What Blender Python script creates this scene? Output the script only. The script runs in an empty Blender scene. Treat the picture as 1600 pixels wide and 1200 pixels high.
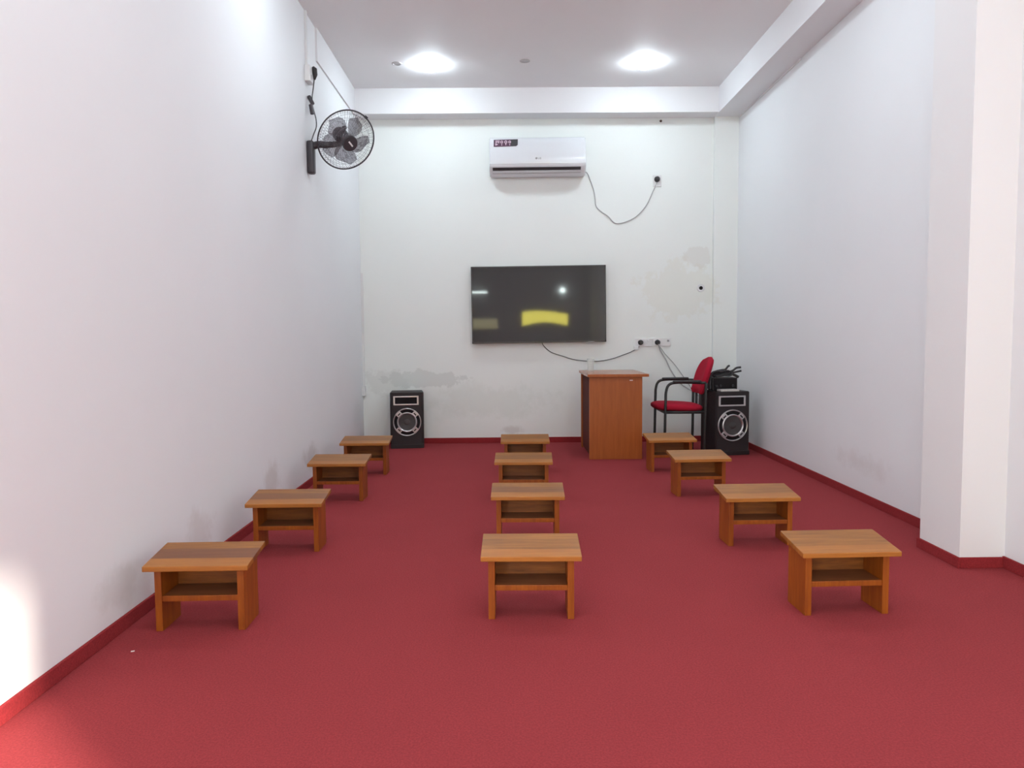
import bpy, bmesh, math, random
from mathutils import Vector, Matrix, Euler
random.seed(7)
S = bpy.context.scene
C = S.collection
PI = math.pi

# ------------------------------------------------------------------ room measures (metres)
XL, XR, YB, YF, ZC = -1.481, 2.344, 7.708, -6.0, 3.524
ZB = 3.277          # underside of the beams
XB = 2.0995         # inner face of the right beam

# ------------------------------------------------------------------ helpers
def lin(c):
    return tuple(((v/255)/12.92 if v/255 <= .04045 else ((v/255+.055)/1.055)**2.4) for v in c)

def obj(name, bm, m, parent=None, smooth=False, loc=None, rot=None):
    me = bpy.data.meshes.new(name)
    bm.normal_update()
    bm.to_mesh(me); bm.free()
    if m is not None:
        for x in (m if isinstance(m, (list, tuple)) else [m]):
            me.materials.append(x)
    if smooth:
        for p in me.polygons: p.use_smooth = True
        if smooth != 'all':
            try: me.set_sharp_from_angle(angle=math.radians(40))
            except Exception: pass
    o = bpy.data.objects.new(name, me); C.objects.link(o)
    if parent: o.parent = parent
    if loc: o.location = loc
    if rot: o.rotation_euler = rot
    return o

def thing(name, label, cat, loc=(0, 0, 0), rot=(0, 0, 0), group=None):
    o = bpy.data.objects.new(name, None); C.objects.link(o)
    o.empty_display_size = .05
    o.location = loc; o.rotation_euler = rot
    return tag(o, label, cat, group)

def tag(o, label, cat, group=None):
    o['label'] = label; o['category'] = cat
    if group: o['group'] = group
    return o

def struct(name, bm, m, label=None, cat=None):
    o = obj(name, bm, m); o['kind'] = 'structure'
    if label: o['label'] = label
    if cat: o['category'] = cat
    return o

def add_box(bm, x0, x1, y0, y1, z0, z1, bevel=0, mi=0, M=None, seg=2):
    vs = [bm.verts.new((x, y, z)) for x in (x0, x1) for y in (y0, y1) for z in (z0, z1)]
    f = [(0,1,3,2), (4,6,7,5), (0,4,5,1), (2,3,7,6), (0,2,6,4), (1,5,7,3)]
    fs = [bm.faces.new([vs[i] for i in q]) for q in f]
    for q in fs: q.material_index = mi
    if bevel:
        es = list({e for q in fs for e in q.edges})
        r = bmesh.ops.bevel(bm, geom=es, offset=bevel, segments=seg, profile=.6, affect='EDGES')
        vs = list({v for q in r['faces'] for v in q.verts} | {v for v in vs if v.is_valid})
        for q in r['faces']: q.material_index = mi
    if M is not None:
        for v in vs: v.co = M @ v.co
    return vs

def box(*a, **k):
    bm = bmesh.new(); add_box(bm, *a, **k); return bm

def spline(pts, n=8):
    P = [Vector(p) for p in pts]
    if len(P) < 3: return P
    out = []
    for i in range(len(P)-1):
        p0 = P[max(i-1, 0)]; p1 = P[i]; p2 = P[i+1]; p3 = P[min(i+2, len(P)-1)]
        for k in range(n):
            t = k/n
            out.append(.5*((2*p1)+(p2-p0)*t+(2*p0-5*p1+4*p2-p3)*t*t+(3*p1-p0-3*p2+p3)*t**3))
    out.append(P[-1]); return out

def add_tube(bm, pts, r, n=8, closed=False, mi=0):
    P = [Vector(p) for p in pts]; N = len(P)
    rr = r if isinstance(r, (list, tuple)) else [r]*N
    rings = []; up = None
    for i in range(N):
        if closed: t = P[(i+1) % N]-P[i-1]
        else: t = P[min(i+1, N-1)]-P[max(i-1, 0)]
        t.normalize()
        if up is None:
            a = Vector((0, 0, 1)) if abs(t.z) < .9 else Vector((1, 0, 0))
            up = (a-t*a.dot(t)).normalized()
        else:
            up = up-t*up.dot(t)
            up = up.normalized() if up.length > 1e-6 else t.orthogonal().normalized()
        s = t.cross(up)
        rings.append([bm.verts.new(P[i]+(up*math.cos(2*PI*k/n)+s*math.sin(2*PI*k/n))*rr[i]) for k in range(n)])
    for i in range(N if closed else N-1):
        a, b = rings[i], rings[(i+1) % N]
        for k in range(n):
            f = bm.faces.new((a[k], a[(k+1) % n], b[(k+1) % n], b[k])); f.material_index = mi
    if not closed:
        for q in (rings[0][::-1], rings[-1]):
            try: bm.faces.new(q).material_index = mi
            except Exception: pass

def tube(pts, r, n=8, closed=False):
    bm = bmesh.new(); add_tube(bm, pts, r, n, closed); return bm

def add_lathe(bm, prof, n=32, M=None, mi=0, closed=False):
    """prof: (radius, height) turned about local z"""
    rings = []
    for r, z in prof:
        if r < 1e-6: rings.append([bm.verts.new((0, 0, z))])
        else: rings.append([bm.verts.new((r*math.cos(2*PI*k/n), r*math.sin(2*PI*k/n), z)) for k in range(n)])
    pairs = list(zip(rings[:-1], rings[1:]))
    if closed: pairs.append((rings[-1], rings[0]))
    for a, b in pairs:
        for k in range(n):
            k2 = (k+1) % n
            q = [a[k % len(a)], a[k2 % len(a)], b[k2 % len(b)], b[k % len(b)]]
            u = []
            for v in q:
                if v not in u: u.append(v)
            if len(u) > 2:
                f = bm.faces.new(u); f.material_index = mi
    vs = [v for r in rings for v in r]
    if M is not None:
        for v in vs: v.co = M @ v.co
    return vs

def lathe(prof, n=32, M=None, closed=False):
    bm = bmesh.new(); add_lathe(bm, prof, n, M, 0, closed)
    bmesh.ops.recalc_face_normals(bm, faces=bm.faces); return bm

def add_prism(bm, poly, h0, h1, M=None, mi=0):
    a = [bm.verts.new((x, y, h0)) for x, y in poly]; b = [bm.verts.new((x, y, h1)) for x, y in poly]
    n = len(poly)
    fs = [bm.faces.new(a[::-1]), bm.faces.new(b)]
    for i in range(n): fs.append(bm.faces.new((a[i], a[(i+1) % n], b[(i+1) % n], b[i])))
    for f in fs: f.material_index = mi
    if M is not None:
        for v in a+b: v.co = M @ v.co
    return a+b

# axis frames: local z -> -Y (towards the viewer from the back wall), local x -> X, local y -> Z
FRONT = Matrix(((1, 0, 0, 0), (0, 0, -1, 0), (0, 1, 0, 0), (0, 0, 0, 1)))
# local z -> +X (out of the left wall), local x -> Y, local y -> Z
LEFTW = Matrix(((0, 0, 1, 0), (1, 0, 0, 0), (0, 1, 0, 0), (0, 0, 0, 1)))

# ------------------------------------------------------------------ materials
class NT:
    def __init__(s, name):
        s.m = bpy.data.materials.new(name); s.m.use_nodes = True
        s.t = s.m.node_tree; s.b = s.t.nodes['Principled BSDF']; s.out = s.t.nodes['Material Output']
    def n(s, k, **p):
        o = s.t.nodes.new(k)
        for a, v in p.items(): setattr(o, a, v)
        return o
    def l(s, a, b): s.t.links.new(a, b)
    def val(s, sock, v):
        if hasattr(v, 'is_output'): s.l(v, sock)
        else: sock.default_value = v
    def math(s, op, a, b=0., clamp=False):
        o = s.n('ShaderNodeMath', operation=op, use_clamp=clamp)
        s.val(o.inputs[0], a); s.val(o.inputs[1], b); return o.outputs[0]
    def mix(s, f, a, b, mode='MIX'):
        o = s.n('ShaderNodeMix', data_type='RGBA', blend_type=mode)
        s.val(o.inputs['Factor'], f)
        for i, v in ((6, a), (7, b)):
            if hasattr(v, 'is_output'): s.l(v, o.inputs[i])
            else: o.inputs[i].default_value = (*v[:3], 1)
        return o.outputs[2]
    def noise(s, vec, scale, detail=3., rough=.5):
        o = s.n('ShaderNodeTexNoise'); o.inputs['Scale'].default_value = scale
        o.inputs['Detail'].default_value = detail; o.inputs['Roughness'].default_value = rough
        if vec is not None: s.l(vec, o.inputs['Vector'])
        return o.outputs['Fac']
    def ramp(s, f, stops):
        o = s.n('ShaderNodeValToRGB'); e = o.color_ramp.elements
        while len(e) < len(stops): e.new(.5)
        for q, (p, c) in zip(e, stops): q.position = p; q.color = (*c[:3], 1)
        s.l(f, o.inputs[0]); return o.outputs['Color']
    def smooth(s, v, a, b):
        o = s.n('ShaderNodeMapRange', interpolation_type='SMOOTHSTEP')
        s.val(o.inputs['Value'], v)
        o.inputs['From Min'].default_value = a; o.inputs['From Max'].default_value = b
        return o.outputs['Result']
    def bump(s, h, strength, dist=.01):
        o = s.n('ShaderNodeBump'); o.inputs['Strength'].default_value = strength
        o.inputs['Distance'].default_value = dist
        s.l(h, o.inputs['Height']); s.l(o.outputs[0], s.b.inputs['Normal'])
    def col(s, c):
        if hasattr(c, 'is_output'): s.l(c, s.b.inputs['Base Color'])
        else: s.b.inputs['Base Color'].default_value = (*c[:3], 1)
    def set(s, rough=.5, metal=0., spec=.5):
        s.b.inputs['Roughness'].default_value = rough; s.b.inputs['Metallic'].default_value = metal
        s.b.inputs['Specular IOR Level'].default_value = spec
    def coord(s, which='Object'):
        return s.n('ShaderNodeTexCoord').outputs[which]

def simple(name, rgb, rough=.5, metal=0., spec=.5, var=.06, scale=30., bump=0.):
    t = NT(name); v = t.coord()
    n = t.noise(v, scale)
    c = lin(rgb)
    t.col(t.mix(n, tuple(x*(1-var) for x in c), tuple(min(1, x*(1+var)) for x in c)))
    t.set(rough, metal, spec)
    if bump: t.bump(n, bump, .002)
    return t.m

def paint(name, rgb, stains_shade=()):
    """matt wall paint with faint roller mottling; stains: (cx, cz, rx, rz, tint, strength, axis)"""
    t = NT(name); v = t.n('ShaderNodeNewGeometry').outputs['Position']
    c = lin(rgb)
    n = t.noise(v, 1.3, 4.); n2 = t.noise(v, 60., 2.)
    base = t.mix(n, tuple(x*.965 for x in c), tuple(min(1, x*1.02) for x in c))
    if stains_shade:
        sep = t.n('ShaderNodeSeparateXYZ'); t.l(v, sep.inputs[0])
        wob = t.noise(v, 5.5, 6., .62); wob2 = t.noise(v, 22., 3., .6)
        for cx, cz, rx, rz, tint, st, ax, edge in stains_shade:
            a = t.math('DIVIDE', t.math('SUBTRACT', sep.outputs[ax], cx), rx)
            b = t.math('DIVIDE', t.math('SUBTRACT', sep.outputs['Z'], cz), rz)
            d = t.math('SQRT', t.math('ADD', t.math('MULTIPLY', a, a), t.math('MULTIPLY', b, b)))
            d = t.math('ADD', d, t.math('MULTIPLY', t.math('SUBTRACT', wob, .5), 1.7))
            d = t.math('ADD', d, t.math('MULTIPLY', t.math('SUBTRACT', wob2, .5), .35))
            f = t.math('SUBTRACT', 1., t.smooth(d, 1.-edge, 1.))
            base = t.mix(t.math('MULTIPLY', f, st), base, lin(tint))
    t.col(base); t.set(.62, 0, .25)
    t.bump(n2, .06, .003)
    return t.m

def emit(name, rgb, strength):
    t = NT(name)
    t.b.inputs['Base Color'].default_value = (.8, .8, .8, 1)
    t.b.inputs['Emission Color'].default_value = (*rgb, 1)
    t.b.inputs['Emission Strength'].default_value = strength
    return t.m

M_left = paint('left_wall_paint', (238, 239, 241), stains_shade=(  # grey patches behind the desks, mostly their shade painted into the wall, some scuffing
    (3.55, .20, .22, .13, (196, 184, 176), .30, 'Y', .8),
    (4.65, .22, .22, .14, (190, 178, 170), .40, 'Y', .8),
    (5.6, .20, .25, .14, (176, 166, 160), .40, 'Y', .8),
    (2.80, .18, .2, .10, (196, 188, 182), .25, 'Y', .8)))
M_side = paint('right_wall_paint', (238, 239, 241), stains_shade=(
    (4.9, .25, .5, .10, (208, 200, 196), .30, 'Y', .9),))
M_back = paint('back_wall_paint', (238, 241, 238), stains_shade=(
    (-.90, .665, .40, .10, (196, 200, 196), .36, 'X', .12),
    (-1.22, .63, .26, .16, (206, 208, 203), .30, 'X', .3),
    (.05, .13, .16, .06, (180, 170, 160), .35, 'X', .6),
    (1.95, 1.90, .13, .12, (214, 208, 200), .30, 'X', .25),
    (1.75, 1.55, .42, .30, (226, 222, 206), .28, 'X', .25),
    (-.2, .42, .9, .22, (214, 219, 211), .35, 'X', .7)))
M_trim = paint('beam_paint', (234, 233, 235))
M_ceil = paint('ceiling_paint', (244, 243, 244))
M_pil = paint('pilaster_paint', (238, 237, 237))

def carpet(name, rgb):
    t = NT(name); v = t.n('ShaderNodeNewGeometry').outputs['Position']
    c = lin(rgb)
    n1 = t.noise(v, 2.2, 5., .6); n2 = t.noise(v, 150., 2., .7); n3 = t.noise(v, 420., 1.)
    a = t.mix(n1, tuple(x*.86 for x in c), tuple(x*1.12 for x in c))
    b = t.mix(t.smooth(n2, .3, .72), tuple(x*.72 for x in c), tuple(x*1.3 for x in c))
    t.col(t.mix(.5, a, b)); t.set(.95, 0, .1)
    t.b.inputs['Sheen Weight'].default_value = .06
    t.b.inputs['Sheen Roughness'].default_value = .5
    t.b.inputs['Sheen Tint'].default_value = (*lin((230, 150, 150)), 1)
    t.bump(t.math('ADD', n2, n3), .5, .004)
    return t.m
M_carpet = carpet('red_carpet', (150, 56, 60))
M_carpet_up = carpet('red_carpet_upturn', (146, 46, 50))

def wood(name, light, dark, rough=.38, planks=True, axis='X'):
    """varnished timber; grain runs along local X. The object colour sets the middle plank (R) and overall tone (G) and seed (B)"""
    t = NT(name); v = t.coord()
    info = t.n('ShaderNodeObjectInfo')
    sc = t.n('ShaderNodeSeparateColor'); t.l(info.outputs['Color'], sc.inputs[0])
    mp = t.n('ShaderNodeMapping')
    mp.inputs['Scale'].default_value = (1.2, 14, 14) if axis == 'X' else (14, 14, 1.2)
    off = t.n('ShaderNodeCombineXYZ')
    t.l(t.math('MULTIPLY', sc.outputs[2], 37.), off.inputs[0]); t.l(t.math('MULTIPLY', sc.outputs[2], 11.), off.inputs[1])
    t.l(v, mp.inputs['Vector']); t.l(off.outputs[0], mp.inputs['Location'])
    g = t.noise(mp.outputs[0], 3., 6., .6); g2 = t.noise(mp.outputs[0], 14., 3., .6)
    w = t.math('ADD', t.math('MULTIPLY', g, .75), t.math('MULTIPLY', g2, .25))
    colr = t.ramp(w, [(.28, lin(dark)), (.5, tuple((a+b)/2 for a, b in zip(lin(light), lin(dark)))), (.70, lin(light))])
    if planks:
        sep = t.n('ShaderNodeSeparateXYZ'); t.l(v, sep.inputs[0])
        y = sep.outputs['Y']
        mid = t.math('MULTIPLY', t.smooth(y, .070, .074), t.math('SUBTRACT', 1., t.smooth(y, .158, .162)))
        f = t.math('MULTIPLY', mid, t.math('SUBTRACT', 1., sc.outputs[0]))
        colr = t.mix(f, colr, lin((112, 66, 46)))
        fr = t.math('SUBTRACT', 1., t.smooth(y, .070, .074))
        colr = t.mix(t.math('MULTIPLY', fr, .35), colr, lin((196, 122, 52)))
    k = t.n('ShaderNodeCombineXYZ')
    for i in range(3): t.l(sc.outputs[1], k.inputs[i])
    colr = t.mix(1., colr, k.outputs[0], 'MULTIPLY')
    t.col(colr); t.set(rough, 0, .38)
    t.b.inputs['Coat Weight'].default_value = .10; t.b.inputs['Coat Roughness'].default_value = .3
    t.bump(w, .08, .003)
    return t.m
M_top = wood('varnished_plank', (174, 113, 44), (120, 71, 24), .42)
M_panel = wood('varnished_board', (168, 92, 24), (122, 54, 12), .4, planks=False, axis='Z')
M_shelf = wood('shaded_shelf_board', (142, 90, 58), (102, 62, 36), .45, planks=False)  # board tone darkened to imitate the shade inside the desk
M_backp = wood('varnished_back_board', (168, 100, 40), (104, 56, 24), .45, planks=False)
M_desk = wood('desk_laminate', (172, 92, 36), (150, 74, 24), .38, planks=False, axis='Z')
M_desktop = wood('desk_top_laminate', (176, 112, 78), (158, 92, 60), .22, planks=False)
M_maroon = simple('maroon_laminate', (88, 40, 34), .75, spec=.15)
M_black = simple('black_vinyl', (44, 38, 40), .55, spec=.35, bump=.15, scale=240)
M_plastic = simple('black_plastic', (40, 38, 40), .42)
M_dark = simple('dark_cloth', (34, 30, 32), .8, spec=.2)
M_silver = simple('silver_plastic', (206, 204, 204), .30, .75, var=.03)
M_cone = simple('speaker_cone', (66, 62, 62), .6, bump=.1, scale=90)
M_redfab = simple('red_fabric', (168, 28, 50), .9, spec=.15, bump=.4, scale=420, var=.16)
M_tubeblk = simple('black_steel', (46, 48, 48), .38, .2)
M_white = simple('white_plastic', (226, 226, 226), .35, var=.015)
M_acw = simple('glossy_white_plastic', (226, 228, 232), .10, spec=.6, var=.01)
M_grey = simple('grey_plastic', (150, 148, 150), .4)
M_cord = simple('grey_cord', (182, 182, 182), .5)
M_cordd = simple('dark_cord', (84, 82, 82), .5)
M_bez = simple('bezel_plastic', (34, 32, 34), .3)
M_sticker = simple('sticker_plum', (84, 50, 74), .4, var=.25, scale=12)
M_stickd = simple('sticker_dark', (58, 56, 60), .4)
M_stickp = simple('sticker_pale', (214, 188, 204), .4)
M_fan = simple('fan_plastic', (58, 54, 58), .4)
M_wire = simple('fan_wire', (104, 100, 104), .4, .3)
M_paper = simple('paper', (232, 226, 222), .7)
M_lampbody = simple('lamp_white', (235, 235, 238), .4)

def screen_mat():
    t = NT('television_glass')
    t.col(lin((38, 36, 38))); t.set(.035, 0, .42)
    n = t.noise(t.coord(), 400., 1.)
    return t.m
M_screen = screen_mat()

def blade_mat():
    t = NT('smoked_blade'); t.col(lin((112, 106, 112))); t.set(.3)
    tr = t.n('ShaderNodeBsdfTransparent'); tr.inputs[0].default_value = (.82, .80, .83, 1)
    mx = t.n('ShaderNodeMixShader'); mx.inputs[0].default_value = .52
    t.l(tr.outputs[0], mx.inputs[1]); t.l(t.b.outputs[0], mx.inputs[2]); t.l(mx.outputs[0], t.out.inputs[0])
    return t.m
M_blade = blade_mat()

def glass_mat():
    t = NT('frosted_plastic'); t.col((.93, .95, .94)); t.set(.25)
    tr = t.n('ShaderNodeBsdfTransparent'); tr.inputs[0].default_value = (.95, .96, .95, 1)
    mx = t.n('ShaderNodeMixShader'); mx.inputs[0].default_value = .26
    t.l(tr.outputs[0], mx.inputs[1]); t.l(t.b.outputs[0], mx.inputs[2]); t.l(mx.outputs[0], t.out.inputs[0])
    return t.m
M_glass = glass_mat()
LAMP = 106.0
M_lamp = emit('lamp_diffuser', (.76, .96, 1.), LAMP)
M_lampb = emit('lamp_diffuser_violet', (.79, .925, 1.), LAMP*.56)
M_tubelit = emit('fluorescent_tube', (.85, 1., .97), 30.)
M_curtain = emit('sunlit_yellow_curtain', (.85, .75, .10), 13.)

# ------------------------------------------------------------------ room shell
T = .12
struct('floor', box(XL-T, XR+T, YF-T, YB+T, -.1, 0), M_carpet, 'red carpeted floor', 'floor')
struct('ceiling', box(XL-T, XR+T, YF-T, YB+T, ZC, ZC+.1), M_ceil, 'grey white plastered ceiling', 'ceiling')
DOOR = (-3.4, -.9, 2.4)       # opening in the left wall behind the camera (y0, y1, height)
bm = bmesh.new()
add_box(bm, XL-T, XL, YF, DOOR[0], 0, ZC); add_box(bm, XL-T, XL, DOOR[1], YB+T, 0, ZC); add_box(bm, XL-T, XL, DOOR[0], DOOR[1], DOOR[2], ZC)
struct('wall_left', bm, M_left, 'long white left wall', 'wall')
ADDED_WIN = (-2.6, -1.2, .8, 2.6)   # unseen opening added in the right wall, shaped for the sun patch
bm = bmesh.new()
add_box(bm, XR, XR+T, YF, ADDED_WIN[0], 0, ZC); add_box(bm, XR, XR+T, ADDED_WIN[1], YB+T, 0, ZC)
add_box(bm, XR, XR+T, ADDED_WIN[0], ADDED_WIN[1], 0, ADDED_WIN[2]); add_box(bm, XR, XR+T, ADDED_WIN[0], ADDED_WIN[1], ADDED_WIN[3], ZC)
struct('wall_right', bm, M_side, 'long white right wall', 'wall')
struct('wall_back', box(XL-T, XR+T, YB, YB+T, 0, ZC), M_back, 'white back wall with damp patches', 'wall')
struct('wall_front', box(XL-T, XR+T, YF-T, YF, 0, ZC), M_side)
# beams, corner column, pilaster, cable trunks
struct('trim_1', box(XB, XR, YF, YB, ZB, ZC), M_trim, 'white beam along the right wall under the ceiling', 'beam')
struct('trim_2', box(XL, XB, 7.508, YB, ZB+.003, ZC), M_trim, 'white beam across the top of the back wall', 'beam')
struct('trim_3', box(XL, XL+.014, 6.05, 7.508, 3.268, ZC), M_trim, 'thin raised slab high on the left wall, its lower edge drawing a line', 'plaster ledge')  # raised slab whose lower edge draws the thin line on the wall
struct('trim_4', box(2.103, XR, 7.655, YB, 0, ZB), M_back, 'shallow white column in the right back corner', 'column')
struct('trim_5', box(2.13, XR, 3.47, 3.81, 0, ZB), M_pil, 'white pilaster on the right wall near the camera', 'pilaster')
struct('trim_6', box(XR-.008, XR, 6.07, 7.655, ZB-.014, ZB), M_trim, 'thin added strip standing in for the crack under the right beam', 'plaster strip')  # strip added in place of a crack line at the joint
SK, ST = .056, .012
struct('baseboard_left', box(XL, XL+ST, DOOR[1], YB, 0, SK, bevel=.004), M_carpet_up, 'red carpet upturn along the left wall', 'baseboard')
struct('baseboard_back', box(XL+ST, 2.103, YB-ST, YB, 0, SK, bevel=.004), M_carpet_up, 'red carpet upturn along the back wall', 'baseboard')
bm = bmesh.new()
add_box(bm, XR-ST, XR, 3.81, 7.655, 0, SK, .004); add_box(bm, 2.13-ST, 2.13, 3.47-ST, 3.81+ST, 0, SK-.004, .004)
add_box(bm, 2.13, XR-ST, 3.47-ST, 3.47, 0, SK-.004, .004); add_box(bm, XR-ST, XR, -1.2, 3.47, 0, SK, .004)
struct('baseboard_right', bm, M_carpet_up, 'red carpet upturn along the right wall and pilaster', 'baseboard')
# rear of the room, seen only in the television screen
def window(name, x0, x1, z0, z1):
    bm = bmesh.new()
    n = 10
    pts = [(x0+(x1-x0)*i/n, z1-.10*(1-math.sin(PI*min(1, .25+.75*i/n)/1.)) ) for i in range(n+1)]
    low = [(x0+(x1-x0)*i/n, z0+.10*math.sin(PI*i/n)) for i in range(n+1)]
    add_prism(bm, [(x, z) for x, z in low]+[(x, z) for x, z in pts[::-1]], 0, .02, Matrix.Translation((0, YF+.025, 0)) @ FRONT)
    o = struct(name, bm, M_curtain)
    return o
window('window_1', .45, 1.72, 1.36, 1.76)
bm = box(-1.0, -.26, YF+.002, YF+.02, 1.28, 1.55)
struct('window_2', bm, emit('dim_curtain', (.55, .50, .25), 4.5))

# ------------------------------------------------------------------ reading desks
TW, TD, TT, RISE = .392, .226, .020, .031
def slope_z(y): return .262 + RISE*y/TD
def sheared(bm):
    for v in bm.verts: v.co.z += RISE*v.co.y/TD
    return bm
def make_desk():
    t = thing('reading_desk', '', 'reading desk', group='low wooden reading desks in three rows')
    obj('desk_top', sheared(box(-TW/2, TW/2, 0, TD, .262-TT, .262, bevel=.003)), M_top, t)
    for s in (-1, 1):
        bm = bmesh.new(); xa, xb = sorted((s*.1425, s*.1685))
        vs = add_box(bm, xa, xb, .038, .205, 0, .2415, bevel=.002)
        for v in bm.verts:
            if v.co.z > .1: v.co.z += RISE*v.co.y/TD
        obj('side_panel', bm, M_panel, t)
    o = obj('shelf', box(-.1425, .1425, .052, .190, .114, .135, bevel=.002), M_shelf, t)
    obj('shelf_edge', box(-.1425, .1425, .042, .0525, .114, .136, bevel=.002), M_panel, o)
    bm = bmesh.new(); add_box(bm, -.1425, .1425, .190, .203, .125, .2415)
    for v in bm.verts:
        if v.co.z > .2: v.co.z += RISE*v.co.y/TD
    obj('back_panel', bm, M_backp, t)
    return t
proto = make_desk()
def dup(root):
    r = root.copy(); C.objects.link(r)
    for ch in list(root.children):
        c = ch.copy(); C.objects.link(c); c.parent = r
        for g in list(ch.children):
            d = g.copy(); C.objects.link(d); d.parent = c
    return r
# x, y of the middle of the front edge, turn, middle plank tone, overall tone, label
DESKS = [
 (-1.176, 2.765, 1.0, .25, 1.00, 'low wooden reading desk with dark middle plank, nearest of the row along the left wall'),
 (-1.152, 3.798, 0.5, .45, 1.00, 'low wooden reading desk, second from the front in the row along the left wall'),
 (-1.150, 4.985, -.5, .85, .93, 'low wooden reading desk, third from the front in the row along the left wall'),
 (-1.144, 5.935, 0.5, .70, .95, 'low wooden reading desk standing in front of the left loudspeaker'),
 (.087, 2.845, -1.0, .95, 1.06, 'low golden wooden reading desk, nearest of the middle row'),
 (.104, 3.915, -1.0, .55, 1.02, 'low wooden reading desk, second from the front in the middle row'),
 (.105, 4.985, -1.5, .60, .97, 'low wooden reading desk, third from the front in the middle row'),
 (.140, 5.950, -.5, .75, .95, 'low wooden reading desk at the far end of the middle row below the television'),
 (1.338, 2.858, 2.0, .95, 1.02, 'low wooden reading desk with uneven brown top, nearest of the right row by the pilaster'),
 (1.324, 3.830, 1.5, .95, 1.03, 'low wooden reading desk with plain tan top, second from the front in the right row'),
 (1.328, 5.040, 3.0, .90, 1.03, 'low wooden reading desk, third from the front in the right row'),
 (1.326, 5.960, 3.0, .90, 1.00, 'low wooden reading desk in front of the red chair beside the tall teacher desk'),
]
for i, (x, y, a, mid, tone, lab) in enumerate(DESKS):
    o = proto if i == 0 else dup(proto)
    o.location = (x, y, 0); o.rotation_euler = (0, 0, math.radians(a)); o['label'] = lab
    for c in o.children_recursive:
        c.color = (mid, tone, (i*.37) % 1, 1)

# ------------------------------------------------------------------ loudspeakers
def make_speaker():
    W, Dp, Hh = .33, .30, .555
    t = thing('loudspeaker', '', 'loudspeaker', group='black floor loudspeakers')
    bm = bmesh.new()
    add_prism(bm, [(-W/2+.008, Dp), (-W/2, .02), (-W/2+.014, 0), (W/2-.014, 0), (W/2, .02), (W/2-.008, Dp)], 0, Hh)
    bmesh.ops.recalc_face_normals(bm, faces=bm.faces)
    bmesh.ops.bevel(bm, geom=[e for e in bm.edges if e.calc_face_angle(0) > .5], offset=.006, segments=2, affect='EDGES')
    obj('cabinet', bm, M_black, t, smooth=True)
    # horn: silver frame and dark throat
    zc = .475; w, h, b = .124, .045, .017
    hx = -.008
    bm = bmesh.new()
    for x0, x1, z0, z1 in ((-w, w, h-b*.75, h), (-w, w, -h, -h+b*.75), (-w, -w+b, -h, h), (w-b, w, -h, h)):
        add_box(bm, hx+x0, hx+x1, -.010, .002, zc+z0, zc+z1, bevel=.002)
    fr = obj('horn_frame', bm, M_silver, t)
    bm = box(hx-w+b, hx+w-b, -.004, .001, zc-h+b*.7, zc+h-b*.7)
    for k in range(3): add_box(bm, hx-w+b, hx+w-b, -.008, -.004, zc-.02+k*.017, zc-.015+k*.017)
    obj('horn', bm, M_dark, fr)
    # woofer
    Mw = Matrix.Translation((0, 0, .262)) @ FRONT
    bm = lathe([(.138, 0), (.138, .008), (.134, .012), (.129, .010), (.127, .004), (.127, 0)], 48, Mw)
    wf = obj('woofer_ring', bm, M_silver, t, smooth=True)
    bm = lathe([(.098, .002), (.098, .012), (.092, .016), (.085, .012), (.081, .004), (.081, .002)], 48, Mw)
    obj('inner_ring', bm, M_silver, wf, smooth=True)
    bm = lathe([(.0815, .006), (.05, .001), (.030, .0), (.028, .002), (.018, .005), (0, .006)], 40, Mw @ Matrix.Translation((0, 0, .003)))
    obj('cone', bm, M_cone, wf, smooth=True)
    bm = lathe([(.128, .001), (.0, .0015)], 40, Mw)
    obj('recess', bm, M_dark, wf)
    for q in (45, 135, 225, 315):
        R = Mw @ Matrix.Rotation(math.radians(q), 4, 'Z')
        br = obj('bracket', box(.090, .131, -.027, .027, .002, .0125, bevel=.003, M=R), M_silver, wf)
        obj('slot', box(.1045, .1155, -.015, .015, .010, .0135, M=R), M_dark, br)
    obj('plinth', box(-W/2+.004, W/2-.004, -.004, .10, 0, .040, bevel=.004), M_black, t)
    return t
sp = make_speaker()
sp['label'] = 'black loudspeaker with silver woofer ring beneath the damp patch, left of the television'
sp.location = (-.990, 7.37, 0); sp.rotation_euler = (0, 0, math.radians(7))
def dup3(root):
    r = root.copy(); C.objects.link(r)
    for ch in list(root.children):
        c = ch.copy(); C.objects.link(c); c.parent = r
        for g in list(ch.children):
            d = g.copy(); C.objects.link(d); d.parent = c
            for hh in list(g.children):
                e = hh.copy(); C.objects.link(e); e.parent = d
    return r
sp2 = dup3(sp)
sp2['label'] = 'black loudspeaker with silver woofer ring in the right corner, equipment stacked on it'
sp2.location = (2.048, 6.78, 0); sp2.rotation_euler = (0, 0, math.radians(10)); sp2.scale = (1.05, 1.05, 1.05)

# amplifier, silver slab and loose cables on the right loudspeaker
A = Matrix.Translation((2.056, 6.78, .028)) @ Matrix.Rotation(math.radians(10), 4, 'Z')
def aw(x, y, z): return tuple(A @ Vector((x, y, z)))
t = thing('amplifier', 'black box amplifier on top of the right corner loudspeaker, heaped with cables', 'amplifier', aw(-.015, .135, .555), (0, 0, math.radians(6)))
obj('case', box(-.125, .115, 0, .165, .008, .120, bevel=.006), M_black, t)
obj('front_panel', box(-.112, .102, -.004, .001, .018, .110, bevel=.003), M_dark, t)
for x in (-.09, -.05, .07):
    obj('knob', lathe([(0, .014), (.011, .014), (.013, .0), (0, 0)], 16, Matrix.Translation((x, -.003, .045)) @ FRONT), M_plastic, t, smooth=True)
for x in (-.10, .09):
    for y in (.03, .14):
        obj('foot', lathe([(0, 0), (.011, 0), (.011, .009), (0, .009)], 12, Matrix.Translation((x, y, 0))), M_plastic, t)
bm = box(-.088, .088, -.050, .045, 0, .018, bevel=.004)
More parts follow.
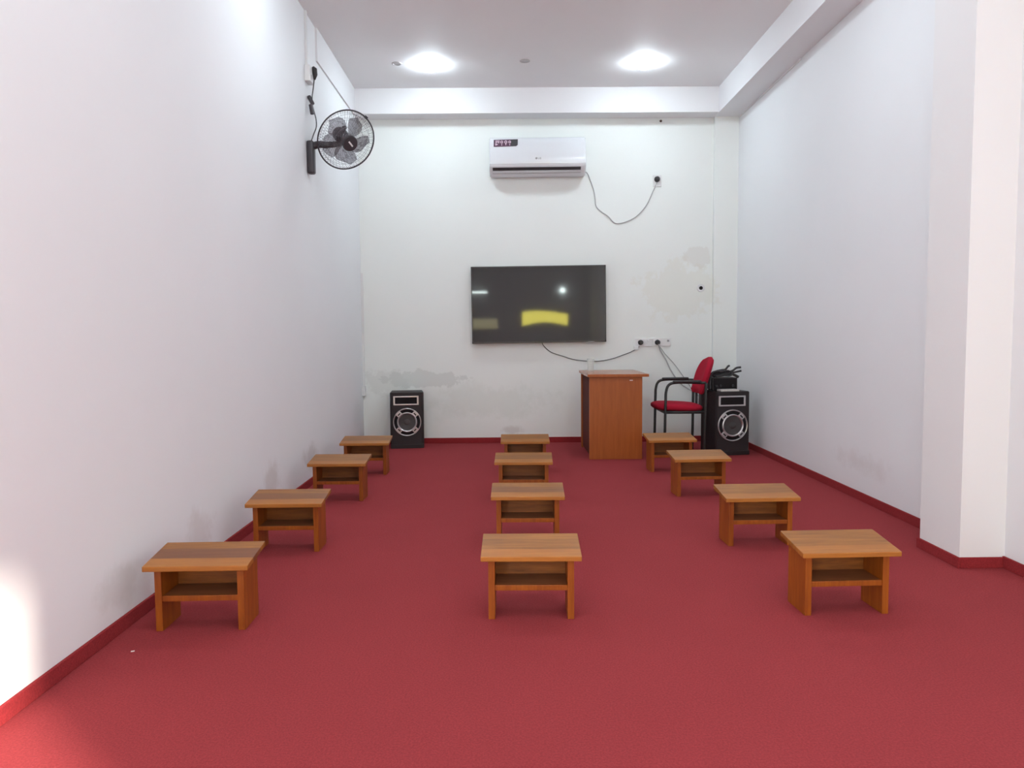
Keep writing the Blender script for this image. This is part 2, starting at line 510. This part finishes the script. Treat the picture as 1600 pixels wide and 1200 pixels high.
tag(obj('disc_player', bm, simple('pale_grey_plastic', (214, 208, 206), .4), None, loc=aw(-.022, .070, .555), rot=(0, 0, math.radians(8))),
    'flat silver slab lying on the right loudspeaker in front of the black amplifier', 'player')
zt = .555+.120
CG = 'loose black cables heaped on the amplifier'
def cable(pts, r, label, m=M_plastic):
    o = obj('cable', tube(spline([aw(*p) for p in pts], 6), r, 7), m, smooth='all')
    return tag(o, label, 'cable', CG)
cable([(-.12, .20, zt+.016), (-.08, .20, zt+.055), (-.02, .21, zt+.066), (.015, .2, zt+.072), (.035, .19, zt+.100), (.05, .19, zt+.108)], .010, 'thick dark cable with its end sticking up left in the heap on the amplifier')
cable([(-.13, .17, zt+.014), (-.09, .18, zt+.04), (.0, .20, zt+.047), (.07, .18, zt+.058), (.11, .17, zt+.086), (.15, .16, zt+.092)], .010, 'dark cable whose upper end curls over the right side of the amplifier heap')
cable([(-.11, .20, zt+.014), (-.03, .17, zt+.024), (.05, .19, zt+.037), (.10, .17, zt+.048), (.15, .15, zt+.060)], .009, 'dark cable poking out right just below the highest curled cable end')
cable([(-.12, .16, zt+.014), (-.05, .18, zt+.030), (.03, .16, zt+.034), (.09, .19, zt+.024), (.135, .17, zt+.0)], .013, 'fat dark cable lying across the middle of the amplifier heap')
cable([(.0, .18, zt+.050), (-.09, .17, zt+.056), (-.145, .16, zt+.03), (-.160, .15, zt-.05), (-.162, .14, zt-.107)], .012, 'dark cable hanging down the left side of the amplifier behind the red chair')
cable([(-.11, .13, zt+.012), (-.04, .12, zt+.020), (.02, .13, zt+.018), (.06, .15, zt+.030), (.03, .17, zt+.062), (-.06, .16, zt+.050)], .008, 'dark cable looped low along the front of the amplifier heap')

# ------------------------------------------------------------------ teacher desk
t = thing('teacher_desk', 'tall orange brown laminate teacher desk seen end on, beside the red chair', 'desk', (.96, 7.0, 0))
x0, x1 = .727-.96, 1.197-.96
for part, bm, m in (
    ('desk_top', box(-.25, .29, -.405, .405, .735, .760, bevel=.004), M_desktop),
    ('end_panel', box(x0, x1, -.378, -.356, 0, .735, bevel=.002), M_desk),
    ('end_panel', box(x0+.0, x1, .356, .378, 0, .735, bevel=.002), M_desk),
    ('side_panel', box(x0+.016, x0+.032, -.356, .356, .02, .735), M_maroon),
    ('drawer_box', box(x0+.034, x1-.01, .02, .354, .50, .735), M_desk)):
    o = obj(part, bm, m, t); o.color = (1, 1, .31, 1)
obj('edge_strip', box(-.25, .29, -.409, -.4055, .736, .759, bevel=.001), M_desk, t).color = (1, 1.0, .4, 1)
o = obj('bright_strip', box(.124, .152, -.3795, -.377, .700, .707), M_paper, t); o['label'] = 'small bright strip under the desk top'  # small pale strip on the end panel below the top
bm = lathe([(.0, .003), (.028, .003), (.034, .115), (.036, .115), (.030, 0), (0, 0)], 28)
tag(obj('drinking_cup', bm, M_glass, None, True, (.812, 7.28, .760)), 'clear plastic cup standing at the back left of the teacher desk', 'cup')

# ------------------------------------------------------------------ red chair
t = thing('office_chair', 'red upholstered visitor chair with black tube arms, facing the teacher desk', 'chair', (1.572, 6.95, 0))
def pad(hx, hy, hz, p=3.2, n=40, rings=9, tilt=0):
    bm = bmesh.new(); R = []
    for i in range(rings+1):
        ph = -PI/2+PI*i/rings
        cr = abs(math.cos(ph))**.55; z = hz*math.copysign(abs(math.sin(ph))**.75, math.sin(ph))
        if i in (0, rings): R.append([bm.verts.new((0, 0, z))]); continue
        ring = []
        for k in range(n):
            a = 2*PI*k/n; c, s = math.cos(a), math.sin(a)
            q = (abs(c)**p+abs(s)**p)**(-1/p)
            ring.append(bm.verts.new((hx*cr*q*c, hy*cr*q*s, z)))
        R.append(ring)
    for a, b in zip(R[:-1], R[1:]):
        for k in range(n):
            u = []
            for v in (a[k % len(a)], a[(k+1) % n % len(a)], b[(k+1) % n % len(b)], b[k % len(b)]):
                if v not in u: u.append(v)
            bm.faces.new(u)
    bmesh.ops.recalc_face_normals(bm, faces=bm.faces)
    return bm
obj('seat', pad(.228, .215, .040), M_redfab, t, smooth='all', loc=(0, 0, .440), rot=(0, math.radians(2.5), 0))
obj('seat_pan', box(-.15, .19, -.19, .19, .386, .414, bevel=.008), M_plastic, t)
# backrest: rounded top, flat bottom, curved across
bm = bmesh.new(); n = 18; m_ = 12
def back_half(v):      # half width at height fraction v
    return .205*(1-.10*(1-v))*math.sqrt(max(0, 1-max(0, (v-.45)/.55)**2.3)) * (1 if v > .06 else .88+.12*v/.06)
grid = {}
for side in (0, 1):
    for i in range(m_+1):
        v = i/m_; hw = max(back_half(v), .02)
        for k in range(n+1):
            u = -1+2*k/n
            y = hw*u; z = .560+.335*v
            edge = min(1, (1-abs(u))/.22)**.5 * min(1, (1-v+.02)/.12)**.5 * min(1, (v+.03)/.10)**.5
            x = .215+.100*v - .055*(u*u)*(hw/.2)**2*.6
            x += (-.034 if side == 0 else .026)*edge
            grid[side, i, k] = bm.verts.new((x, y, z))
for side in (0, 1):
    for i in range(m_):
        for k in range(n):
            q = [grid[side, i, k], grid[side, i, k+1], grid[side, i+1, k+1], grid[side, i+1, k]]
            bm.faces.new(q if side else q[::-1])
for i in range(m_):
    for k in (0, n): bm.faces.new((grid[0, i, k], grid[0, i+1, k], grid[1, i+1, k], grid[1, i, k]))
for k in range(n):
    for i in (0, m_): bm.faces.new((grid[0, i, k], grid[0, i, k+1], grid[1, i, k+1], grid[1, i, k]))
bmesh.ops.recalc_face_normals(bm, faces=bm.faces)
obj('backrest', bm, M_redfab, t, smooth=True)
bm = bmesh.new()
for s in (-.07, .07):
    add_box(bm, .195, .213, s-.022, s+.022, .40, .62, bevel=.004)
obj('back_support', bm, M_plastic, t)
for s in (-1, 1):
    y = s*.232
    p = spline([(-.156, y, .0), (-.152, y, .25), (-.148, y, .50), (-.144, y, .590), (-.122, y, .650), (-.067, y, .672), (.06, y, .674), (.215, y, .668)], 6)
    obj('leg', tube(p, .0125, 10), M_tubeblk, t, smooth='all')
    obj('leg', tube(spline([(.205, y*.93, 0), (.210, y*.95, .25), (.213, y*.97, .45), (.215, y, .668)], 6), .0125, 10), M_tubeblk, t, smooth='all')
    obj('armrest', box(-.085, .170, y-.020, y+.020, .668, .694, bevel=.012, seg=3), M_plastic, t, smooth=True)
    obj('side_rail', tube([(-.150, y, .405), (.21, y*.97, .405)], .011, 8), M_tubeblk, t, smooth='all')

# ------------------------------------------------------------------ television
t = thing('television', 'large black flat screen television hanging on the back wall, yellow window reflected in it', 'television', (.327, 7.648, 1.418), (0, math.radians(-.45), 0))
hw, hh = .6825, .388
bm = bmesh.new(); b = .010
for a in ((-hw, hw, hh-b, hh), (-hw, hw, -hh, -hh+.016), (-hw, -hw+b, -hh, hh), (hw-b, hw, -hh, hh)):
    add_box(bm, a[0], a[1], -.004, .03, a[2], a[3])
add_box(bm, -hw+.002, hw-.002, .006, .034, -hh+.002, hh-.002)
obj('bezel', bm, M_bez, t)
obj('screen', box(-hw+b*.9, hw-b*.9, .0, .008, -hh+.015, hh-b*.9), M_screen, t)
obj('wall_mount', box(-.22, .22, .033, .0595, -.2, .2), M_plastic, t)
obj('sensor', box(.50, .56, -.006, .004, -hh-.004, -hh+.006, bevel=.001), M_grey, t)
o = obj('power_cord', tube(spline([(x-.327, 7.702-7.648, z-1.418) for x, z in ((.361, 1.05), (.365, 1.01), (.446, .933), (.578, .885), (.676, .853), (.808, .834), (.94, .831), (1.071, .852), (1.17, .884), (1.269, .920), (1.345, .965), (1.367, 1.0))], 5), .0038, 6), M_cordd, t, smooth='all')
obj('plug', lathe([(0, .04), (.016, .04), (.025, .03), (.027, .004), (0, .004)], 16, Matrix.Translation((1.367-.327, 7.70-7.648, 1.016-1.418)) @ FRONT), M_plastic, o, smooth=True)

# ------------------------------------------------------------------ air conditioner
t = thing('air_conditioner', 'glossy white split air conditioner high on the back wall above the television', 'air conditioner', (.320, 7.708, 2.69), (0, math.radians(-.35), 0))
hw = .475
prof = [(0, .012), (0, .365), (-.13, .368), (-.165, .362), (-.188, .345), (-.200, .30), (-.206, .20), (-.205, .10), (-.197, .072), (-.120, .012), (-.06, 0)]
def extr(bm, prof, xa, xb):
    a = [bm.verts.new((xa, y, z)) for y, z in prof]; bb = [bm.verts.new((xb, y, z)) for y, z in prof]
    n = len(prof); bm.faces.new(a); bm.faces.new(bb[::-1])
    for i in range(n): bm.faces.new((a[i], bb[i], bb[(i+1) % n], a[(i+1) % n]))
bm = bmesh.new(); extr(bm, prof, -hw, hw)
bmesh.ops.recalc_face_normals(bm, faces=bm.faces)
bmesh.ops.bevel(bm, geom=[e for e in bm.edges if e.calc_face_angle(0) > .9], offset=.010, segments=3, affect='EDGES')
obj('body', bm, M_acw, t, smooth=True)
obj('front_seam', box(-hw+.002, hw-.002, -.2062, -.200, .0985, .1005), M_grey, t)
sl = math.atan2(.060, .077)
def under(x0, x1, s0, s1, d0, d1, m, name, parent=t):   # s runs from the front lip back along the sloped underside
    R = Matrix.Translation((0, -.1975, .0715)) @ Matrix.Rotation(-sl, 4, 'X')
    return obj(name, box(x0, x1, s0, s1, d0, d1, bevel=.0015, M=R), m, parent)
ol = under(-.445, .425, .004, .040, -.003, .004, M_stickd, 'air_outlet')
under(-.447, .427, .044, .068, -.010, -.001, M_acw, 'louver')
under(-.447, .427, .072, .078, -.005, .003, M_grey, 'louver_gap')
# energy sticker with small pale pictograms, upper left of the front
def onfront(x0, x1, z0, z1, d, m, name, parent=t):
    y = -.2085
    return obj(name, box(x0, x1, y-d, y+.012, z0, z1), m, parent)
sy = [( .0, .0)]
bm = bmesh.new(); add_prism(bm, [(-.432, .268), (-.210, .272), (-.196, .284), (-.194, .338), (-.430, .334)], .2015, .2065, FRONT)
sk = obj('sticker', bm, M_sticker, t)
bm = bmesh.new(); add_prism(bm, [(-.262, .2705), (-.211, .2735), (-.198, .285), (-.196, .336), (-.262, .335)], .2066, .2070, FRONT)
obj('sticker_end', bm, M_stickd, sk)
bm = bmesh.new()
for a in ((-.415, -.372, .316, .326), (-.415, -.398, .302, .312), (-.392, -.375, .302, .312)): add_box(bm, a[0], a[1], -.2072, -.2060, a[2], a[3])
add_prism(bm, [(-.416, .277), (-.385, .288), (-.416, .300)], .206, .2072, FRONT)
for cx, r in ((-.352, .014), (-.312, .015), (-.274, .013)):
    add_lathe(bm, [(r, .206), (r, .2072), (r*.45, .2072), (r*.45, .206)], 14, Matrix.Translation((cx, 0, .312)) @ FRONT)
add_box(bm, -.356, -.348, -.2072, -.206, .279, .291); add_box(bm, -.316, -.308, -.2072, -.206, .281, .298); add_box(bm, -.278, -.270, -.2072, -.206, .281, .291)
obj('pictograms', bm, M_stickp, sk)
bm = bmesh.new()
add_lathe(bm, [(0, .206), (.010, .206), (.010, .2073), (0, .2073)], 16, Matrix.Translation((-.014, 0, .152)) @ FRONT)
for a in ((.002, .006, .144, .160), (.006, .013, .144, .148), (.018, .022, .144, .160), (.022, .032, .156, .160), (.022, .032, .144, .148), (.028, .032, .144, .153)): add_box(bm, a[0], a[1], -.2073, -.2055, a[2], a[3])
obj('maker_mark', bm, M_grey, t)
o = obj('power_cord', tube(spline([(x-.320, y, z-2.69) for x, y, z in ((.775, -.05, 2.73), (.822, -.02, 2.735), (.860, -.008, 2.655), (.895, -.006, 2.55), (.906, -.006, 2.47), (.914, -.006, 2.405), (.959, -.006, 2.353), (1.037, -.006, 2.299), (1.085, -.006, 2.245), (1.129, -.006, 2.226), (1.22, -.006, 2.245), (1.33, -.006, 2.303), (1.427, -.006, 2.412), (1.492, -.006, 2.546), (1.530, -.012, 2.63))], 5), .0048, 7), M_cord, t, smooth='all')
obj('plug', lathe([(0, .05), (.014, .05), (.026, .036), (.030, .008), (0, .008)], 16, Matrix.Translation((1.532-.320, 0, 2.663-2.69)) @ FRONT), M_plastic, o, smooth=True)

# ------------------------------------------------------------------ sockets and cords on the back wall
def socket(name, label, x0, x1, z0, z1, rockers=(), group=None):
    cx, cz = (x0+x1)/2, (z0+z1)/2
    t = thing(name, label, 'socket', (cx, YB, cz), group=group)
    obj('plate', box(x0-cx, x1-cx, -.011, 0, z0-cz, z1-cz, bevel=.003), M_white, t)
    for r in rockers:
        obj('rocker', box(r[0]-cx-.010, r[0]-cx+.010, -.016, -.009, r[1]-cz-.009, r[1]-cz+.009, bevel=.002), r[2], t)
    return t
socket('wall_socket', 'white single socket on the back wall taking the air conditioner plug', 1.489, 1.578, 2.600, 2.712)
SG = 'pair of white sockets beside the television'
socket('wall_socket', 'white double socket next to the television, left of its pair', 1.312, 1.493, .983, 1.064, ((1.445, 1.045, M_white),), SG)
socket('wall_socket', 'white double socket above the red chair, right of its pair', 1.497, 1.680, .985, 1.066, ((1.655, 1.040, M_grey),), SG)
bm = box(-.022, .022, -.03, 0, -.018, .018, bevel=.005)
tag(obj('adapter', bm, M_white, None, loc=(1.325, 7.704, .968)), 'small white adapter block just under the left socket beside the television', 'adapter')
o = thing('extension_lead', 'grey lead dropping from the right socket plug down behind the red chair', 'cable', (1.545, YB, 1.024))
def rel(pts): return [(x-1.545, y-YB, z-1.024) for x, y, z in pts]
obj('plug', lathe([(0, .042), (.016, .042), (.026, .03), (.028, .010), (0, .010)], 16, FRONT), M_plastic, o, smooth=True)
obj('cord', tube(spline(rel([(1.548, 7.67, 1.005), (1.575, 7.69, .94), (1.631, 7.695, .845), (1.685, 7.695, .735), (1.765, 7.69, .62), (1.86, 7.68, .545), (1.95, 7.62, .48), (2.0, 7.5, .30), (2.02, 7.4, .02)]), 6), .0065, 7), M_cord, o, smooth='all')
o = obj('signal_cable', tube(spline([(1.562, 7.698, .99), (1.63, 7.70, .90), (1.72, 7.70, .80), (1.80, 7.70, .69), (1.87, 7.70, .59), (1.93, 7.69, .50), (2.03, 7.6, .40), (2.05, 7.45, .20), (2.06, 7.38, .01)], 6), .0042, 6), M_cord, None, smooth='all')
tag(o, 'thinner grey cable slanting down beside the thick lead behind the red chair', 'cable')
o = thing('cable_outlet', 'small round white outlet with dark hole on the back wall near the right column', 'outlet', (1.988, YB, 1.575))
obj('plate', lathe([(0, .006), (.036, .006), (.042, 0), (0, 0)], 24, FRONT), M_white, o, smooth=True)
obj('hole', lathe([(0, .010), (.016, .010), (.020, .005), (0, .005)], 16, FRONT), M_dark, o, smooth=True)
bm = lathe([(0, .03), (.010, .028), (.013, .018), (.008, .012), (.006, 0), (0, 0)], 14, FRONT)
tag(obj('wall_bolt', bm, simple('rusty_bolt', (84, 62, 56), .6), None, True, (1.566, YB, 3.245)), 'tiny dark bolt head high on the back wall just below the beam', 'bolt')
# trunking in the left back corner
t = thing('cable_trunking', 'slim white trunking running down the left back corner to a small box', 'trunking', (XL, YB, .5))
obj('channel', box(0, .022, -.016, 0, .10, 1.25, bevel=.002), M_white, t)
obj('junction_box', box(0, .030, -.075, 0, .0, .10, bevel=.004), M_white, t)

# ------------------------------------------------------------------ wall fan with its socket and cord (left wall)
t = thing('cable_trunking', 'slim white trunking dropping from the ceiling to the socket above the wall fan', 'trunking', (XL, 5.745, 3.12))
obj('channel', box(0, .016, -.014, .014, 0, ZC-3.12, bevel=.002), M_white, t)
t = thing('wall_socket', 'white socket box on the left wall above the wall fan', 'socket', (XL, 5.745, 3.06))
obj('box', box(0, .042, -.045, .075, -.055, .060, bevel=.005), M_white, t)
obj('rocker', box(.041, .047, -.025, -.005, -.01, .02, bevel=.002), M_white, t)

base = Vector((XL, 5.73, 2.46))
fc = Vector((-1.195, 5.76, 2.585))                     # centre of the cage
nrm = Vector((.517, -.692, -.506)).normalized()
t = thing('wall_fan', 'dark oscillating fan with round wire cage mounted high on the left wall', 'fan', base)
def R(v): return Vector(v)-base
bm = box(0, .055, -.040, .040, -.132, .112, bevel=.020, seg=3)
for v in bm.verts:
    if v.co.z < -.06: v.co.y *= .82; 
obj('wall_base', bm, M_fan, t, smooth=True)
mot = fc-nrm*.095
obj('arm', tube(spline([base+Vector((.025, 0, .07))-base, base+Vector((.09, -.005, .085))-base, base+Vector((.15, -.01, .080))-base, R(mot+Vector((-.01, 0, -.055))), R(mot+Vector((0, 0, -.02)))], 6), [.030-.0005*i for i in range(25)], 12), M_fan, t, smooth='all')
zq = nrm.to_track_quat('Z', 'Y').to_matrix().to_4x4()
F = Matrix.Translation(R(fc)) @ zq
obj('motor', lathe([(0, -.185), (.035, -.18), (.052, -.15), (.056, -.10), (.054, -.062), (.045, -.05), (0, -.05)], 28, F), M_fan, t, smooth=True)
RC = .222
cage = obj('cage', tube([F @ Vector((RC*math.cos(a), RC*math.sin(a), 0)) for a in [2*PI*k/64 for k in range(64)]], .0058, 8, True), M_fan, t, smooth='all')
cage['label'] = 'dark outer rim of the wire cage'
def gr(r, front):        # cage bulge
    q = max(0, 1-(r/RC)**2)
    return (.078 if front else -.066)*q**.62
for front, ns in ((True, 72), (False, 48)):
    bm = bmesh.new()
    for k in range(ns):
        a = 2*PI*k/ns; rr0 = .056 if front else .058
        pts = []
        for i in range(7):
            r = rr0+(RC-.002-rr0)*i/6; aa = a+(.35 if front else -.2)*(1-i/6)
            pts.append(F @ Vector((r*math.cos(aa), r*math.sin(aa), gr(r, front))))
        add_tube(bm, pts, .00075, 4)
    for r in ((.07, .12, .165, .20) if front else (.08, .15, .195)):
        add_tube(bm, [F @ Vector((r*math.cos(a), r*math.sin(a), gr(r, front)+(.001 if front else -.001))) for a in [2*PI*k/40 for k in range(40)]], .0009, 4, True)
    obj('front_grille' if front else 'rear_grille', bm, M_wire, cage)
cap = obj('cage_cap', lathe([(.058, .066), (.060, .076), (.054, .086), (0, .090)], 28, F), M_fan, cage, smooth=True)
obj('badge', box(-.006, .006, -.024, .024, .0875, .0915, M=F @ Matrix.Rotation(math.radians(50), 4, 'Z')), M_white, cap)
def fan_clip(a): return F @ Matrix.Rotation(a, 4, 'Z')
up = F.to_3x3().inverted() @ Vector((.30, .1, .50))
aa = math.atan2(up.y, up.x)
obj('cage_clip', box(RC-.008, RC+.013, -.010, .010, -.012, .012, bevel=.003, M=fan_clip(aa)), M_fan, cage)
kp = R(fc-nrm*.10+Vector((.025, 0, .042)))
obj('oscillation_knob', lathe([(0, .03), (.016, .028), (.019, .012), (.013, .006), (.010, -.03), (0, -.03)], 16, Matrix.Translation(kp)), M_fan, t, smooth=True)
hub = obj('hub', lathe([(.040, -.035), (.040, .015), (.034, .028), (0, .032)], 24, F), M_blade, t, smooth=True)
for k in range(5):
    bm = bmesh.new(); a0 = 2*PI*k/5-.28
    G = []
    for i in range(9):
        u = i/8; r = .036+(.188-.036)*u
        c = a0+.30*u*u
        half = (.30+.36*math.sin(PI*min(1, .18+.82*u))**.8)*(1 if u < .85 else 1-.9*((u-.85)/.15)**2)
        row = []
        for j in range(9):
            v = -1+2*j/8
            a = c+half*v
            row.append(bm.verts.new(F @ Vector((r*math.cos(a), r*math.sin(a), v*.026-.010))))
        G.append(row)
    for i in range(8):
        for j in range(8): bm.faces.new((G[i][j], G[i][j+1], G[i+1][j+1], G[i+1][j]))
    bmesh.ops.solidify(bm, geom=list(bm.faces), thickness=.0018)
    obj('blade', bm, M_blade, t, smooth='all')
o = obj('power_cord', tube(spline([R(p) for p in ((-1.426, 5.775, 3.05), (-1.434, 5.77, 2.98), (-1.446, 5.77, 2.90), (-1.446, 5.78, 2.85), (-1.438, 5.78, 2.81), (-1.420, 5.77, 2.74), (-1.418, 5.76, 2.68), (-1.435, 5.74, 2.62), (-1.450, 5.73, 2.57))], 6), .0045, 7), M_cordd, t, smooth='all')
obj('plug', tube([R(p) for p in ((-1.436, 5.775, 3.125), (-1.424, 5.775, 3.11), (-1.420, 5.775, 3.07), (-1.426, 5.775, 3.035))], [.012, .020, .018, .008], 10), M_plastic, o, smooth='all')
for a, b_ in ((((-1.472, 5.77, 2.915)), ((-1.440, 5.77, 2.85))), (((-1.456, 5.76, 2.85)), ((-1.444, 5.76, 2.775)))):
    obj('cord_switch', tube(spline([R(a), R((Vector(a)*.7+Vector(b_)*.3)), R((Vector(a)*.3+Vector(b_)*.7)), R(b_)], 4), [.008]+[.015]*11+[.009], 8), M_fan, o, smooth='all')

# ------------------------------------------------------------------ ceiling lamps
lamp_labels = {(-.664, 6.87): 'lit round dome lamp on the ceiling, left of the air conditioner', (1.244, 6.84): 'lit round dome lamp on the ceiling, right of the air conditioner'}
lamp_spots = [(-.664, 6.87), (1.244, 6.84), (-.78, 4.45), (1.244, 4.45), (-.664, 1.9), (1.244, 1.9), (-.664, -1.6), (1.244, -1.6)]
lproto = thing('ceiling_lamp', '', 'ceiling lamp', group='round dome ceiling lamps')
obj('lamp_base', lathe([(0, 0), (.104, 0), (.104, -.005), (0, -.005)], 36), M_lampbody, lproto, smooth=True)
obj('diffuser', lathe([(.108, 0), (.112, -.005), (.110, -.012), (.094, -.032), (.064, -.047), (.028, -.055), (0, -.056)], 36), M_lamp, lproto, smooth='all')
for i, (x, y) in enumerate(lamp_spots):
    o = lproto if i == 0 else dup(lproto)
    if i < 2:
        for c in o.children:
            if c.name.startswith('diffuser'):
                c.material_slots[0].link = 'OBJECT'; c.material_slots[0].material = M_lampb
    o.location = (x, y, ZC)
    o['label'] = lamp_labels.get((x, y), 'lit round dome lamp on the ceiling, out of the photograph towards the viewer')
for x, y, lab in ((-.956, 6.84, 'small unlit recessed spotlight in the ceiling left of the left dome lamp'), (.179, 6.79, 'small unlit recessed spotlight in the ceiling between the two lit dome lamps')):
    t = thing('recessed_spotlight', lab, 'spotlight', (x, y, ZC), group='unlit recessed spotlights')
    obj('ring', lathe([(.030, 0), (.046, 0), (.046, -.004), (.034, -.007), (.030, -.004)], 24, closed=True), simple('dull_ring', (196, 193, 194), .5), t, smooth=True)
    obj('lens', lathe([(0, -.002), (.031, -.002), (.031, 0), (0, 0)], 20), simple('clear_lens', (186, 184, 186), .4), t)
t = thing('tube_lamp', 'lit fluorescent tube on the far wall behind the viewer', 'lamp', (-1.0, YF, 2.30))
obj('tube', tube([(-.40, .06, 0), (.45, .06, 0)], .02, 10), M_tubelit, t, smooth='all')
obj('fitting', box(-.44, .49, 0, .05, -.025, .025), M_white, t)
tag(obj('bulb_lamp', lathe([(0, -.07), (.05, -.05), (.07, 0), (.05, .05), (0, .07)], 20), M_tubelit, None, True, (1.58, YF+.08, 2.34)), 'lit round bulb lamp on the far wall behind the viewer', 'lamp')

tag(obj('paper_scrap', box(-.006, .006, -.004, .004, 0, .0015), M_paper, None, False, (-1.345, 2.62, .0), (0, 0, .4)), 'tiny white scrap of paper on the carpet near the left wall', 'paper scrap')

# ------------------------------------------------------------------ light
def area(name, loc, rot, sx, sy, power, col):
    l = bpy.data.lights.new(name, 'AREA'); l.shape = 'RECTANGLE'; l.size = sx; l.size_y = sy
    l.energy = power; l.color = col
    o = bpy.data.objects.new(name, l); C.objects.link(o); o.location = loc; o.rotation_euler = rot
    return o
area('door_daylight', (XL-.06, (DOOR[0]+DOOR[1])/2, 1.2), (0, -PI/2, 0), 2.3, 2.4, 126, (.90, .98, .97))
area('added_window_daylight', (XR+.06, (ADDED_WIN[0]+ADDED_WIN[1])/2, 1.7), (0, PI/2, 0), 1.7, 1.3, 30, (.93, .98, .98))  # lamp added in the unseen right opening to brighten the left wall
sun = bpy.data.lights.new('sun', 'SUN'); sun.energy = 7.; sun.angle = math.radians(2.2); sun.color = (1, .88, .74)  # added to throw a warm glow low on the left wall
so = bpy.data.objects.new('sun', sun); C.objects.link(so); so.location = (6, -6, 6)
so.rotation_euler = Vector((-3.825, 3.42, -2.15)).to_track_quat('-Z', 'Y').to_euler()
w = bpy.data.worlds.new('sky'); S.world = w; w.use_nodes = True
w.node_tree.nodes['Background'].inputs[0].default_value = (.85, .92, 1, 1)
w.node_tree.nodes['Background'].inputs[1].default_value = 1.0

# ------------------------------------------------------------------ camera
f, pitch, roll, yaw, h = 1172.57, -.0664, -.00783, .00642, 1.12
cy, sy_, cp, sp_ = math.cos(yaw), math.sin(yaw), math.cos(pitch), math.sin(pitch)
fw = Vector((sy_*cp, cy*cp, sp_)); rt = Vector((cy, -sy_, 0)); upv = rt.cross(fw)
r2 = math.cos(roll)*rt+math.sin(roll)*upv; u2 = -math.sin(roll)*rt+math.cos(roll)*upv
cam = bpy.data.cameras.new('camera'); co = bpy.data.objects.new('camera', cam); C.objects.link(co)
M = Matrix(((r2.x, u2.x, -fw.x, 0), (r2.y, u2.y, -fw.y, 0), (r2.z, u2.z, -fw.z, h), (0, 0, 0, 1)))
co.matrix_world = M
cam.sensor_fit = 'HORIZONTAL'; cam.sensor_width = 36; cam.lens = 36*f/1600
cam.clip_start = .02; cam.clip_end = 100
S.camera = co
S.view_settings.view_transform = 'Standard'; S.view_settings.look = 'None'
S.view_settings.exposure = 0.51; S.view_settings.gamma = 1.0
S.view_settings.use_curve_mapping = False
